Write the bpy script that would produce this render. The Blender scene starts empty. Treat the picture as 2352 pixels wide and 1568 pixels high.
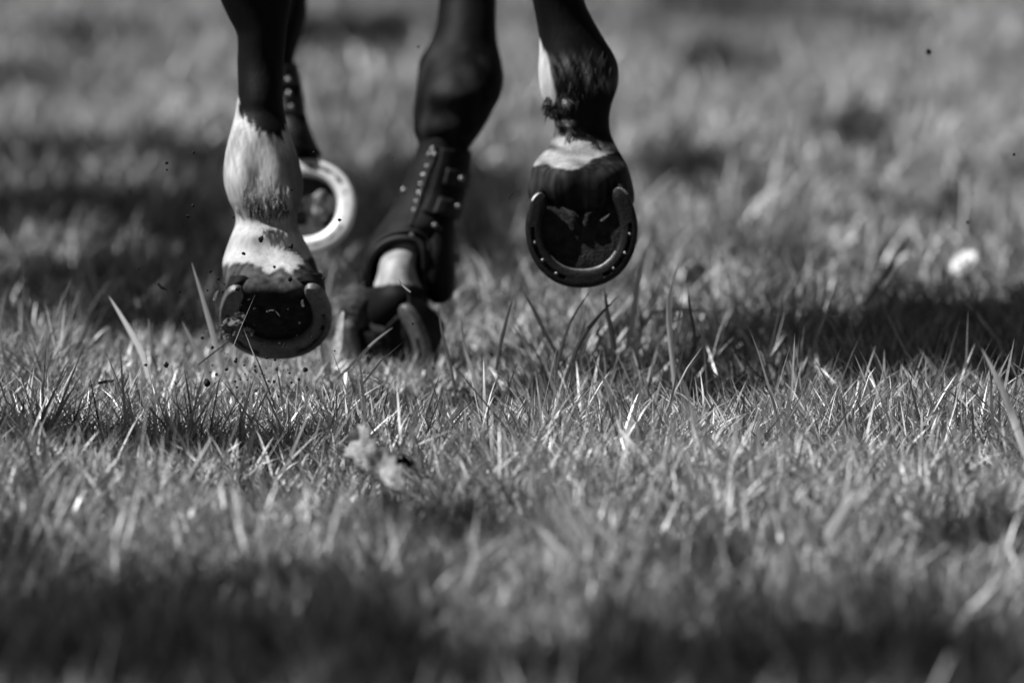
import bpy, bmesh, math, random
import numpy as np
from mathutils import Vector, Matrix, noise as mnoise
random.seed(7); rng = np.random.default_rng(7)
R = math.radians
S = bpy.context.scene
COL = S.collection

# ------------------------------------------------------------------ camera
PITCH = 0.1037; CAMH = 1.05; FOCUS = 9.17; LENS = 300.0
cam = bpy.data.cameras.new('camera'); camo = bpy.data.objects.new('camera', cam); COL.objects.link(camo)
camo.location = (0, 0, CAMH); camo.rotation_euler = (math.pi/2 - PITCH, 0, 0)
cam.lens = LENS; cam.sensor_width = 36; cam.clip_end = 2000
cam.dof.use_dof = True; cam.dof.focus_distance = FOCUS; cam.dof.aperture_fstop = 3.9; cam.dof.aperture_blades = 0
S.camera = camo
# ------------------------------------------------------------------ light
SUN_EL = R(54); SUN_AZ_TOWARD_CAM = R(5)      # sun stands to the left, a little on the camera's side
sdir = Vector((-math.cos(SUN_EL)*math.cos(SUN_AZ_TOWARD_CAM), -math.cos(SUN_EL)*math.sin(SUN_AZ_TOWARD_CAM), math.sin(SUN_EL)))
w = bpy.data.worlds.new('World'); S.world = w; w.use_nodes = True
nt = w.node_tree; nt.nodes.clear()
sky = nt.nodes.new('ShaderNodeTexSky'); sky.sky_type = 'NISHITA'; sky.sun_disc = False
sky.air_density = 0.6; sky.dust_density = 0.3; sky.sun_elevation = SUN_EL; sky.sun_rotation = math.atan2(sdir.x, sdir.y)
bw = nt.nodes.new('ShaderNodeSeparateColor')   # black-and-white film behind a red filter: the sky counts by its red light
bg = nt.nodes.new('ShaderNodeBackground'); ow = nt.nodes.new('ShaderNodeOutputWorld')
nt.links.new(sky.outputs[0], bw.inputs[0]); nt.links.new(bw.outputs[0], bg.inputs[0]); nt.links.new(bg.outputs[0], ow.inputs[0])
bg.inputs[1].default_value = 0.05
sl = bpy.data.lights.new('sun', 'SUN'); sl.energy = 5.0; sl.angle = R(0.5); sl.color = (1, 1, 1)
so = bpy.data.objects.new('sun', sl); COL.objects.link(so); so.rotation_euler = sdir.to_track_quat('Z', 'Y').to_euler()
S.view_settings.view_transform = 'Standard'; S.view_settings.look = 'None'; S.view_settings.gamma = 1
S.view_settings.exposure = 0.70
S.cycles.use_denoising = True; S.cycles.max_bounces = 6; S.cycles.transparent_max_bounces = 4
S.cycles.sample_clamp_indirect = 4

# ------------------------------------------------------------------ measuring helpers
CR = Vector((1, 0, 0)); CF = Vector((0, math.cos(PITCH), -math.sin(PITCH))); CU = Vector((0, math.sin(PITCH), math.cos(PITCH)))
CO = Vector((0, 0, CAMH)); K = 36.0/LENS/2352.0
def P(x, y, z):            # point seen at (x, y) of the 2352-wide view, z metres along the view axis
    return CO + CF*z + CR*((x-1176)*K*z) - CU*((y-784)*K*z)
def px(z): return K*z      # metres per view unit at depth z
def G(x, y):               # ground point under a view point
    d = CF + CR*((x-1176)*K) - CU*((y-784)*K)
    return CO + d*(-CO.z/d.z)
def proj(v):
    d = v - CO; z = d.dot(CF)
    return 1176 + d.dot(CR)/(K*z), 784 - d.dot(CU)/(K*z), z
def cv(r, u, t):           # direction from view-right, view-up, toward-camera
    return (CR*r + CU*u - CF*t).normalized()

def tag(o, label=None, cat=None, group=None, kind=None):
    if label: o['label'] = label
    if cat: o['category'] = cat
    if group: o['group'] = group
    if kind: o['kind'] = kind
    return o
def obj(name, me, mats=(), parent=None, smooth=True):
    if isinstance(me, bmesh.types.BMesh):
        m = bpy.data.meshes.new(name); me.to_mesh(m); me.free(); me = m
    for m in (mats if isinstance(mats, (list, tuple)) else [mats]): me.materials.append(m)
    o = bpy.data.objects.new(name, me); COL.objects.link(o)
    if parent: o.parent = parent
    if smooth and len(me.polygons): me.polygons.foreach_set('use_smooth', [True]*len(me.polygons))
    return o
def empty(name, loc=(0, 0, 0)):
    o = bpy.data.objects.new(name, None); COL.objects.link(o); o.location = loc; o.empty_display_size = .05; return o

# ------------------------------------------------------------------ materials
def mat(name):
    m = bpy.data.materials.new(name); m.use_nodes = True
    return m, m.node_tree, m.node_tree.nodes['Principled BSDF']
def N(nt, t, **kw):
    n = nt.nodes.new(t)
    for k, v in kw.items():
        if k.startswith('i_'): n.inputs[k[2:].replace('_', ' ')].default_value = v
        else: setattr(n, k, v)
    return n
def plain(name, lo, hi, rough=.5, scale=60, bump=.0, metal=0, stretch=(1, 1, 1), spec=.5, bscale=None):
    m, nt, b = mat(name)
    tc = N(nt, 'ShaderNodeTexCoord'); mp = N(nt, 'ShaderNodeMapping'); mp.inputs['Scale'].default_value = stretch
    nz = N(nt, 'ShaderNodeTexNoise'); nz.inputs['Scale'].default_value = scale; nz.inputs['Detail'].default_value = 6; nz.inputs['Roughness'].default_value = .6
    cr = N(nt, 'ShaderNodeMapRange'); cr.inputs['From Min'].default_value = .35; cr.inputs['From Max'].default_value = .7
    cr.inputs['To Min'].default_value = lo; cr.inputs['To Max'].default_value = hi
    nt.links.new(tc.outputs['Object'], mp.inputs[0]); nt.links.new(mp.outputs[0], nz.inputs['Vector'])
    nt.links.new(nz.outputs[0], cr.inputs[0]); nt.links.new(cr.outputs[0], b.inputs['Base Color'])
    b.inputs['Roughness'].default_value = rough; b.inputs['Metallic'].default_value = metal; b.inputs['Specular IOR Level'].default_value = spec
    if bump:
        n2 = N(nt, 'ShaderNodeTexNoise'); n2.inputs['Scale'].default_value = bscale or scale*3; n2.inputs['Detail'].default_value = 4
        bp = N(nt, 'ShaderNodeBump'); bp.inputs['Strength'].default_value = bump; bp.inputs['Distance'].default_value = .002
        nt.links.new(mp.outputs[0], n2.inputs['Vector']); nt.links.new(n2.outputs[0], bp.inputs['Height']); nt.links.new(bp.outputs[0], b.inputs['Normal'])
    return m
def grass_mat(name, trans=.12, rough=.36):
    m, nt, b = mat(name)
    at = N(nt, 'ShaderNodeAttribute', attribute_name='tone')
    nz = N(nt, 'ShaderNodeTexNoise'); nz.inputs['Scale'].default_value = 90
    mr = N(nt, 'ShaderNodeMapRange'); mr.inputs['To Min'].default_value = .7; mr.inputs['To Max'].default_value = 1.3
    mu = N(nt, 'ShaderNodeMath', operation='MULTIPLY')
    nt.links.new(nz.outputs[0], mr.inputs[0]); nt.links.new(at.outputs['Fac'], mu.inputs[0]); nt.links.new(mr.outputs[0], mu.inputs[1])
    nt.links.new(mu.outputs[0], b.inputs['Base Color']); b.inputs['Roughness'].default_value = rough
    tr = N(nt, 'ShaderNodeBsdfTranslucent'); nt.links.new(mu.outputs[0], tr.inputs[0])
    mx = N(nt, 'ShaderNodeMixShader'); mx.inputs[0].default_value = trans
    nt.links.new(b.outputs[0], mx.inputs[1]); nt.links.new(tr.outputs[0], mx.inputs[2]); nt.links.new(mx.outputs[0], nt.nodes['Material Output'].inputs[0])
    return m
M_GRASS = grass_mat('grass_blade')
M_SOIL = plain('soil', .008, .03, .95, 40, .6, spec=.2)
M_HOOF = plain('hoof_horn', .004, .012, .7, 90, .5, stretch=(1, 1, 1), spec=.1)
M_SOLE = plain('hoof_sole', .006, .026, .8, 120, .9, spec=.15)
M_SHOE = plain('worn_dark_steel', .004, .012, .5, 160, .45, metal=.1, spec=.18)
M_SHOE2 = plain('mud_dulled_steel', .06, .14, .5, 160, .35, metal=.3)
M_BRIGHT = plain('bright_aluminium', .6, .8, .42, 160, .2, metal=.35)
M_NAIL = plain('nail_steel', .12, .4, .42, 260, .4, metal=.8)
M_BOOT = plain('black_boot_shell', .003, .008, .65, 40, .3, spec=.12, bscale=500)
M_BOOTRIM = plain('boot_rim', .008, .02, .6, 60, .2, spec=.2)
M_CLOD = plain('dark_clod', .008, .03, .95, 300, .5, spec=.1)
M_DRY = plain('dry_leaf', .3, .62, .7, 150, .5, spec=.3)
M_BARK = plain('bark', .05, .12, .9, 12, .6)
M_LEAF = plain('tree_leaf', .04, .09, .5, 5)
M_PETAL = plain('white_petal', .75, .85, .6, 100)

# coat: tone is painted per vertex (markings of the coat, plus shade on one fetlock), streaked along the hair
def coat_mat():
    m, nt, b = mat('horse_coat')
    at = N(nt, 'ShaderNodeAttribute', attribute_name='tone')
    tc = N(nt, 'ShaderNodeTexCoord'); mp = N(nt, 'ShaderNodeMapping'); mp.inputs['Scale'].default_value = (1, 1, .16)
    nz = N(nt, 'ShaderNodeTexNoise'); nz.inputs['Scale'].default_value = 330; nz.inputs['Detail'].default_value = 5
    n2 = N(nt, 'ShaderNodeTexNoise'); n2.inputs['Scale'].default_value = 70; n2.inputs['Detail'].default_value = 4
    nt.links.new(tc.outputs['Object'], mp.inputs[0]); nt.links.new(mp.outputs[0], nz.inputs['Vector']); nt.links.new(mp.outputs[0], n2.inputs['Vector'])
    mr = N(nt, 'ShaderNodeMapRange'); mr.inputs['From Min'].default_value = .3; mr.inputs['From Max'].default_value = .7; mr.inputs['To Min'].default_value = .78; mr.inputs['To Max'].default_value = 1.15
    m2 = N(nt, 'ShaderNodeMapRange'); m2.inputs['From Min'].default_value = .3; m2.inputs['From Max'].default_value = .7; m2.inputs['To Min'].default_value = .72; m2.inputs['To Max'].default_value = 1.12
    nt.links.new(nz.outputs[0], mr.inputs[0]); nt.links.new(n2.outputs[0], m2.inputs[0])
    a = N(nt, 'ShaderNodeMath', operation='MULTIPLY'); c = N(nt, 'ShaderNodeMath', operation='MULTIPLY')
    nt.links.new(mr.outputs[0], a.inputs[0]); nt.links.new(m2.outputs[0], a.inputs[1]); nt.links.new(a.outputs[0], c.inputs[0]); nt.links.new(at.outputs['Fac'], c.inputs[1])
    nt.links.new(c.outputs[0], b.inputs['Base Color'])
    bp = N(nt, 'ShaderNodeBump'); bp.inputs['Strength'].default_value = .3; bp.inputs['Distance'].default_value = .0015
    nt.links.new(nz.outputs[0], bp.inputs['Height']); nt.links.new(bp.outputs[0], b.inputs['Normal'])
    b.inputs['Roughness'].default_value = .6; b.inputs['Specular IOR Level'].default_value = .07
    return m
M_COAT = coat_mat()

# ------------------------------------------------------------------ ground
def far_turf(m):     # beyond the modelled blades the ground itself has the tone of turf
    nt = m.node_tree; b = nt.nodes['Principled BSDF']; src = b.inputs['Base Color'].links[0].from_socket
    g = N(nt, 'ShaderNodeNewGeometry'); d = N(nt, 'ShaderNodeVectorMath', operation='DISTANCE'); d.inputs[1].default_value = (0, 14, 0)
    r = N(nt, 'ShaderNodeMapRange'); r.inputs['From Min'].default_value = 9; r.inputs['From Max'].default_value = 14
    a = N(nt, 'ShaderNodeMath', operation='MULTIPLY_ADD'); a.inputs[1].default_value = .075
    nt.links.new(g.outputs['Position'], d.inputs[0]); nt.links.new(d.outputs['Value'], r.inputs[0]); nt.links.new(r.outputs[0], a.inputs[0]); nt.links.new(src, a.inputs[2]); nt.links.new(a.outputs[0], b.inputs['Base Color'])
far_turf(M_SOIL)
def vnoise(x, y, s, seed=0.0):
    return np.array([mnoise.noise(Vector((a*s+seed, b*s-seed, seed))) for a, b in zip(x.ravel(), y.ravel())]).reshape(x.shape)
def ground_z(x, y):
    return 0.010*np.sin(x*3.1+1.3)*np.cos(y*2.3+.4) + .005*np.sin(x*7.7+y*5.1) - .010
def build_ground():
    bm = bmesh.new()
    xs = np.concatenate([[-600, -60, -12], np.arange(-5, 5.01, .12), [12, 60, 600]])
    ys = np.concatenate([[-600, -40, 0], np.arange(4, 22.01, .12), [40, 100, 600]])
    vs = [[bm.verts.new((x, y, float(ground_z(x, y)) if (abs(x) < 6 and 3 < y < 23) else -.01)) for x in xs] for y in ys]
    for j in range(len(ys)-1):
        for i in range(len(xs)-1): bm.faces.new((vs[j][i], vs[j][i+1], vs[j+1][i+1], vs[j+1][i]))
    o = obj('ground', bm, M_SOIL); tag(o, kind='structure')
build_ground()

# ------------------------------------------------------------------ grass
def blades_mesh(name, bx, by, L, W, az, lean, curl, face, tone, twist=None, segs=3, bz=None):
    n = len(bx); sv = np.array([0, .42, .78, 1.0]) if segs == 3 else np.array([0, .55, 1.0])
    wv = np.array([.85, 1.0, .62]) if segs == 3 else np.array([.9, .85])
    bz = ground_z(bx, by) if bz is None else bz
    dx, dy = np.cos(az), np.sin(az)
    cx, cy = np.cos(face), np.sin(face)
    k = len(sv); nv = 2*(k-1)+1
    co = np.zeros((n, nv, 3), np.float32)
    for i, s in enumerate(sv):
        a = lean + curl*s          # tilt grows to the tip
        h = L*s*np.cos(np.clip(a*.9, 0, 1.45)); o = L*s*np.sin(np.clip(a, 0, 1.5))
        X = bx+dx*o; Y = by+dy*o; Z = bz+h-.003
        if i < k-1:
            hw = W*wv[i]*.5
            tw = 0 if twist is None else twist*s
            c2 = np.cos(face+tw); s2 = np.sin(face+tw)
            co[:, 2*i, 0] = X-c2*hw; co[:, 2*i, 1] = Y-s2*hw; co[:, 2*i, 2] = Z
            co[:, 2*i+1, 0] = X+c2*hw; co[:, 2*i+1, 1] = Y+s2*hw; co[:, 2*i+1, 2] = Z
        else:
            co[:, 2*i, 0] = X; co[:, 2*i, 1] = Y; co[:, 2*i, 2] = Z
    base = (np.arange(n)*nv)[:, None]
    quads = np.concatenate([base+np.array([2*i, 2*i+1, 2*i+3, 2*i+2])[None, :] for i in range(k-2)], axis=1).reshape(n, k-2, 4)
    tri = base+np.array([2*(k-2), 2*(k-2)+1, 2*(k-1)])[None, :]
    loops = np.concatenate([quads.reshape(n, -1), tri], axis=1).ravel().astype(np.int32)
    tot = np.tile(np.array([4]*(k-2)+[3]), n); start = np.concatenate([[0], np.cumsum(tot)[:-1]]).astype(np.int32)
    me = bpy.data.meshes.new(name)
    me.vertices.add(n*nv); me.vertices.foreach_set('co', co.ravel())
    me.loops.add(len(loops)); me.loops.foreach_set('vertex_index', loops)
    me.polygons.add(len(tot)); me.polygons.foreach_set('loop_start', start)
    me.update(calc_edges=True)
    at = me.attributes.new('tone', 'FLOAT', 'POINT')
    shade = np.ones(nv); tv = (tone[:, None]*shade[None, :]).astype(np.float32)
    at.data.foreach_set('value', tv.ravel())
    me.polygons.foreach_set('use_smooth', [True]*len(tot))
    return me
def scatter(n, y0, y1, hw0, hwk, inner=0.0):
    # uniform over the trapezoid
    Y = []; X = []
    while sum(map(len, Y)) < n:
        y = rng.uniform(y0, y1, n); m = hw0+hwk*y; x = rng.uniform(-1, 1, n)*(hw0+hwk*y1)
        ok = np.abs(x) < m
        if inner: ok &= np.abs(x) > inner*y+.1
        Y.append(y[ok]); X.append(x[ok])
    return np.concatenate(X)[:n], np.concatenate(Y)[:n]
def patch(x, y, s, a=0.):   # cheap smooth variation
    return (np.sin(x*s+1.7*np.sin(y*s*.8+a))+np.sin(y*s*1.3+a*2+1.3*np.sin(x*s*1.1)))*.5
def params(n, y0, y1, hw0, hwk, Lm, inner=0., wm=1.0):
    m = n//7; tx, ty = scatter(m, y0, y1, hw0, hwk, inner)          # tufts
    v = patch(tx, ty, 9., 1.)*.5+patch(tx, ty, 23., 2.)*.5
    tl = (1+.45*v)*np.exp(rng.normal(0, .22, m)); tt = np.exp(rng.normal(0, .30, m)); tr = rng.uniform(.003, .011, m); ta = rng.uniform(0, 2*math.pi, m); tlean = rng.gamma(1.5, .10, m)
    k = rng.integers(0, m, n)
    a = rng.uniform(0, 2*math.pi, n); r = tr[k]*np.sqrt(rng.random(n))*1.5
    x = tx[k]+r*np.cos(a); y = ty[k]+r*np.sin(a)
    L = Lm*(0.50+.75*rng.random(n)**1.5)*tl[k]
    tall = rng.random(n) < .035; L = np.where(tall, L*rng.uniform(1.2, 1.6, n), L)
    W = (.0014+.0024*rng.random(n)**1.5)*wm
    az = a+rng.normal(0, .7, n); use = rng.random(n) < .3; az = np.where(use, ta[k], az)
    lean = np.abs(rng.normal(.10, .22, n))+r*14+tlean[k]; curl = np.abs(rng.normal(.05, .4, n))
    curl = np.where(tall, curl*.3, curl); lean = np.where(tall, lean*.7, lean)
    flat = rng.random(n) < .12; lean = np.where(flat, rng.uniform(.8, 1.35, n), lean)
    pv = patch(x, y, 3.3, .5)*.6+patch(x, y, 11., .9)*.5
    tone = np.clip(.23*np.exp(rng.normal(0, .5, n))*tt[k]*(1+.45*pv), .04, .65)
    for (qx, qy, rx_, ry_, f_) in ((640, 1225, .24, .42, .55), (620, 900, .17, .30, .55), (250, 270, .30, 1.0, .4), (1850, 230, .30, 1.0, .35), (2200, 330, .18, 1.2, .35), (1620, 980, .20, .22, .25), (1750, 1180, .35, .3, .25)):
        c_ = G(qx, qy); tone = np.clip(tone*(1+f_*np.exp(-((x-c_.x)/rx_)**2-((y-c_.y)/ry_)**2)), .03, .7)   # sunlit patches painted in as paler turf
    dead = rng.random(n) < .09+.10*np.clip(pv, 0, 1); tone = np.where(dead, rng.uniform(.4, .75, n), tone)
    lx, ly = G(850, 1125).x, G(850, 1125).y     # grass shortened so the dry leaves show and catch the sun
    dd = ((x-lx+.055)/.13)**2+((y-ly+.10)/.26)**2; L = np.where(dd < 1, np.minimum(L*.5, .024), L)
    near = (x > -.50) & (x < .02) & (y > 9.15) & (y < 10.1); L = np.where(near, np.minimum(L*.74, .055), L)
    fl_ = G(2216, 650); dd = ((x-fl_.x)/.04)**2+((y-fl_.y+.15)/.35)**2; L = np.where(dd < 1, L*.4, L)
    return [x, y, L, W, az, lean, curl, rng.uniform(0, math.pi, n), tone, rng.normal(0, .5, n)]
def build_grass():
    sets = [params(80000, 8.5, 10.3, .10, .062, .056, wm=1.1),
            params(46000, 6.7, 8.5, .10, .064, .055, wm=1.3),
            params(80000, 10.3, 17.6, .12, .064, .056, wm=1.45),
            params(90000, 6.0, 18, 2.6, .07, .058, inner=.068, wm=2.2),
            params(34000, 17.4, 26, 2.0, .10, .075, wm=3.0)]
    a = [np.concatenate(c) for c in zip(*sets)]
    o = obj('grass', blades_mesh('grass', *a), M_GRASS)
    tag(o, 'short lawn grass with scattered pale dead blades', 'grass', kind='stuff')
build_grass()

# ------------------------------------------------------------------ horse
def catmull(T, step=6.0):
    T = np.array([list(q)+[0.]*(7-len(q)) for q in T], float); out = []
    for i in range(len(T)-1):
        p0 = T[max(i-1, 0)]; p1 = T[i]; p2 = T[i+1]; p3 = T[min(i+2, len(T)-1)]
        m = max(1, int(abs(p2[0]-p1[0])/step))
        for k in range(m):
            t = k/m
            q = .5*((2*p1)+(-p0+p2)*t+(2*p0-5*p1+4*p2-p3)*t*t+(-p0+3*p1-3*p2+p3)*t**3)
            q[0] = p1[0]+(p2[0]-p1[0])*t; out.append(q)
    out.append(T[-1]); return np.array(out)
def ring_pts(y, xl, xr, z, b, n=40, groove=0., gc=0., ex=1.0, sc=1.0):
    """horizontal cross-section; angle 0 = view-right, 90 = toward the camera. b in metres."""
    pts = []; c = (xl+xr)/2; h = (xr-xl)/2*sc
    for k in range(n):
        a = 2*math.pi*k/n; ca, sa = math.cos(a), math.sin(a)
        u = math.copysign(abs(ca)**ex, ca); v = math.copysign(abs(sa)**ex, sa)
        g = 1-groove*math.exp(-((a-math.pi/2-gc)/.28)**2)
        pts.append(P(c+h*u, y, z-b*sc*v*g))
    return pts
def loft(bm, rings, cap=True):
    vr = [[bm.verts.new(p) for p in r] for r in rings]
    for a, b in zip(vr, vr[1:]):
        n = len(a)
        for k in range(n): bm.faces.new((a[k], a[(k+1) % n], b[(k+1) % n], b[k]))
    if cap: bm.faces.new(vr[0]); bm.faces.new(list(reversed(vr[-1])))
def leg_loft(bm, T, step=5):
    loft(bm, [ring_pts(*q[:5], groove=q[5] if len(q) > 5 else 0, gc=q[6] if len(q) > 6 else 0) for q in catmull(T, step)])
def capsule(bm, pts, n=24):
    """tapered tube through (x, y, z, r[, rz]) world points with rounded ends"""
    q = [Vector(p[:3]) for p in pts]; r = [p[3] for p in pts]
    dense = []; 
    for i in range(len(q)-1):
        a, b, c, d = q[max(i-1, 0)], q[i], q[i+1], q[min(i+2, len(q)-1)]
        for k in range(8):
            t = k/8; dense.append((.5*((2*b)+(-a+c)*t+(2*a-5*b+4*c-d)*t*t+(-a+3*b-3*c+d)*t**3), r[i]+(r[i+1]-r[i])*(t*t*(3-2*t))))
    dense.append((q[-1], r[-1]))
    rings = []; u = None
    for i, (p, rr) in enumerate(dense):
        d = (dense[min(i+1, len(dense)-1)][0]-dense[max(i-1, 0)][0]).normalized()
        if u is None: u = d.orthogonal().normalized()
        u = (u-d*u.dot(d)).normalized(); v = d.cross(u)
        def ring(c, s): return [c+(u*math.cos(2*math.pi*k/n)+v*math.sin(2*math.pi*k/n))*s for k in range(n)]
        if i == 0:
            for f in (1.25, .9, .5): rings.append(ring(p-d*rr*math.sin(f), rr*math.cos(f)))
        rings.append(ring(p, rr))
        if i == len(dense)-1:
            for f in (.5, .9, 1.25): rings.append(ring(p+d*rr*math.sin(f), rr*math.cos(f)))
    loft(bm, rings)
def ellipsoid(bm, c, rx, ry, rz, rot=None):
    m = Matrix.Translation(c) @ (rot.to_4x4() if rot else Matrix()) @ Matrix.Diagonal((rx, ry, rz, 1))
    bmesh.ops.create_uvsphere(bm, u_segments=24, v_segments=16, radius=1, matrix=m)

#        y,   xl,  xr,   z,   b,   groove, groove centre
LH = [(-330, 500, 690, 9.66, .060), (-220, 492, 690, 9.58, .066), (-120, 490, 686, 9.54, .060), (-50, 496, 678, 9.53, .048),
      (0, 506, 670, 9.53, .040), (40, 524, 662, 9.53, .036), (80, 544, 658, 9.53, .034), (150, 545, 652, 9.53, .032), (225, 546, 650, 9.52, .033),
      (260, 540, 654, 9.52, .035), (300, 530, 664, 9.51, .039), (350, 518, 681, 9.51, .045, .08, .1), (400, 513, 694, 9.51, .050, .17, .1), (430, 516, 697, 9.51, .050, .17, .1),
      (465, 527, 692, 9.51, .046, .06, .1), (490, 540, 684, 9.51, .040), (512, 541, 684, 9.51, .035), (540, 531, 694, 9.50, .036, .05), (570, 520, 710, 9.50, .040, .10),
      (600, 511, 724, 9.495, .050, .14), (630, 512, 733, 9.485, .058, .18), (655, 515, 738, 9.475, .062, .16), (676, 524, 736, 9.47, .058, .12), (700, 545, 720, 9.47, .04)]
RH = [(-330, 1150, 1345, 9.68, .060), (-220, 1170, 1345, 9.60, .062), (-120, 1196, 1342, 9.55, .050), (-60, 1208, 1338, 9.54, .042), (0, 1222, 1342, 9.54, .036),
      (50, 1232, 1364, 9.54, .036), (90, 1238, 1388, 9.54, .040), (130, 1238, 1412, 9.54, .046, .07, -.1), (160, 1236, 1421, 9.54, .048, .10, -.1), (200, 1239, 1419, 9.54, .046, .08),
      (240, 1251, 1405, 9.54, .040), (275, 1272, 1400, 9.54, .034), (305, 1272, 1403, 9.54, .031), (335, 1262, 1416, 9.53, .033), (360, 1238, 1430, 9.525, .038, .10, -.1),
      (385, 1222, 1443, 9.515, .062, .10, -.15), (405, 1219, 1449, 9.514, .071, .08, -.15), (430, 1213, 1455, 9.518, .076, .06, -.1), (452, 1214, 1458, 9.525, .080, .04), (474, 1225, 1452, 9.535, .084), (496, 1260, 1425, 9.54, .083), (515, 1300, 1390, 9.54, .075)]
MF = [(-330, 1000, 1140, 10.14, .060), (-200, 1012, 1138, 10.09, .052), (-100, 1014, 1138, 10.05, .045), (0, 1008, 1140, 10.03, .042), (60, 1002, 1140, 10.01, .043), (100, 985, 1143, 10.0, .046),
      (140, 964, 1152, 9.99, .052), (180, 958, 1157, 9.98, .055), (220, 954, 1150, 9.97, .055), (260, 949, 1130, 9.97, .050), (300, 950, 1108, 9.96, .044), (330, 960, 1085, 9.96, .038),
      (400, 955, 1050, 9.95, .030), (470, 925, 1015, 9.94, .030), (530, 890, 990, 9.93, .034), (570, 876, 975, 9.92, .036), (600, 872, 956, 9.895, .033), (625, 868, 956, 9.885, .034), (650, 860, 964, 9.885, .042), (680, 846, 980, 9.885, .052), (720, 832, 988, 9.89, .054), (770, 836, 984, 9.90, .045)]
LF = [(-330, 640, 760, 10.30, .060), (-200, 630, 740, 10.29, .050), (-100, 622, 722, 10.28, .044), (-30, 612, 706, 10.27, .046), (20, 606, 706, 10.26, .050), (60, 602, 699, 10.25, .048), (100, 600, 686, 10.24, .040),
      (140, 602, 676, 10.23, .030), (200, 610, 680, 10.22, .028), (260, 622, 694, 10.21, .030), (310, 640, 712, 10.20, .036), (345, 655, 726, 10.20, .036), (375, 668, 735, 10.22, .032), (420, 680, 740, 10.25, .03)]

def build_body():
    bm = bmesh.new()
    for T in (LH, RH, MF, LF): leg_loft(bm, T)
    def top(T):
        q = T[1]; p = P((q[1]+q[2])/2, q[0], q[3]); return (p.x, p.y, p.z)
    cx = -.09
    for T, s in ((LH, -1), (RH, 1)):
        a = top(T)
        capsule(bm, [(a[0], a[1], a[2]-.02, .045), (a[0]+(-.01*s), a[1]+.12, a[2]+.14, .055), (cx+s*.15, a[1]+.36, .93, .10), (cx+s*.13, a[1]+.15, 1.13, .19), (cx+s*.11, a[1]+.0, 1.28, .18)])
        capsule(bm, [(a[0], a[1], a[2]-.02, .03), (a[0]*.8+cx*.2, a[1]+.05, a[2]+.20, .03), (cx+s*.13, a[1]+.12, 1.0, .12)])
    for T, s in ((LF, -1), (MF, 1)):
        a = top(T)
        capsule(bm, [(a[0], a[1], a[2]-.02, .05), (a[0]*.8+cx*.2, a[1]+.04, a[2]+.16, .062), (cx+s*.12, a[1]+.08, .95, .085), (cx+s*.12, 10.42, 1.08, .11), (cx+s*.09, 10.38, 1.3, .11)])
    ellipsoid(bm, Vector((cx, 9.98, 1.20)), .29, .68, .28)
    ellipsoid(bm, Vector((cx, 10.22, 1.21)), .19, .40, .27)
    ellipsoid(bm, Vector((cx, 9.62, 1.27)), .27, .38, .27)
    ellipsoid(bm, Vector((cx, 10.42, 1.33)), .16, .34, .22)
    capsule(bm, [(cx, 10.45, 1.28, .18), (cx, 10.88, 1.45, .16), (cx, 11.15, 1.72, .12), (cx, 11.32, 1.86, .10)])
    capsule(bm, [(cx, 11.30, 1.86, .105), (cx, 11.46, 1.74, .10), (cx, 11.60, 1.56, .068), (cx, 11.70, 1.44, .058)])
    for s in (-1, 1):
        capsule(bm, [(cx+s*.055, 11.26, 1.94, .03), (cx+s*.07, 11.25, 2.01, .022), (cx+s*.065, 11.27, 2.08, .008)])
        ellipsoid(bm, Vector((cx+s*.075, 11.43, 1.78)), .02, .022, .02)
    me = bpy.data.meshes.new('tmp'); bm.to_mesh(me); bm.free()
    o = bpy.data.objects.new('tmp', me); COL.objects.link(o)
    md = o.modifiers.new('r', 'REMESH'); md.mode = 'VOXEL'; md.voxel_size = .0031
    sm = o.modifiers.new('s', 'SMOOTH'); sm.factor = .5; sm.iterations = 3
    dg = bpy.context.evaluated_depsgraph_get(); m2 = bpy.data.meshes.new_from_object(o.evaluated_get(dg))
    bpy.data.objects.remove(o)
    m2.name = 'horse'
    return m2

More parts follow.
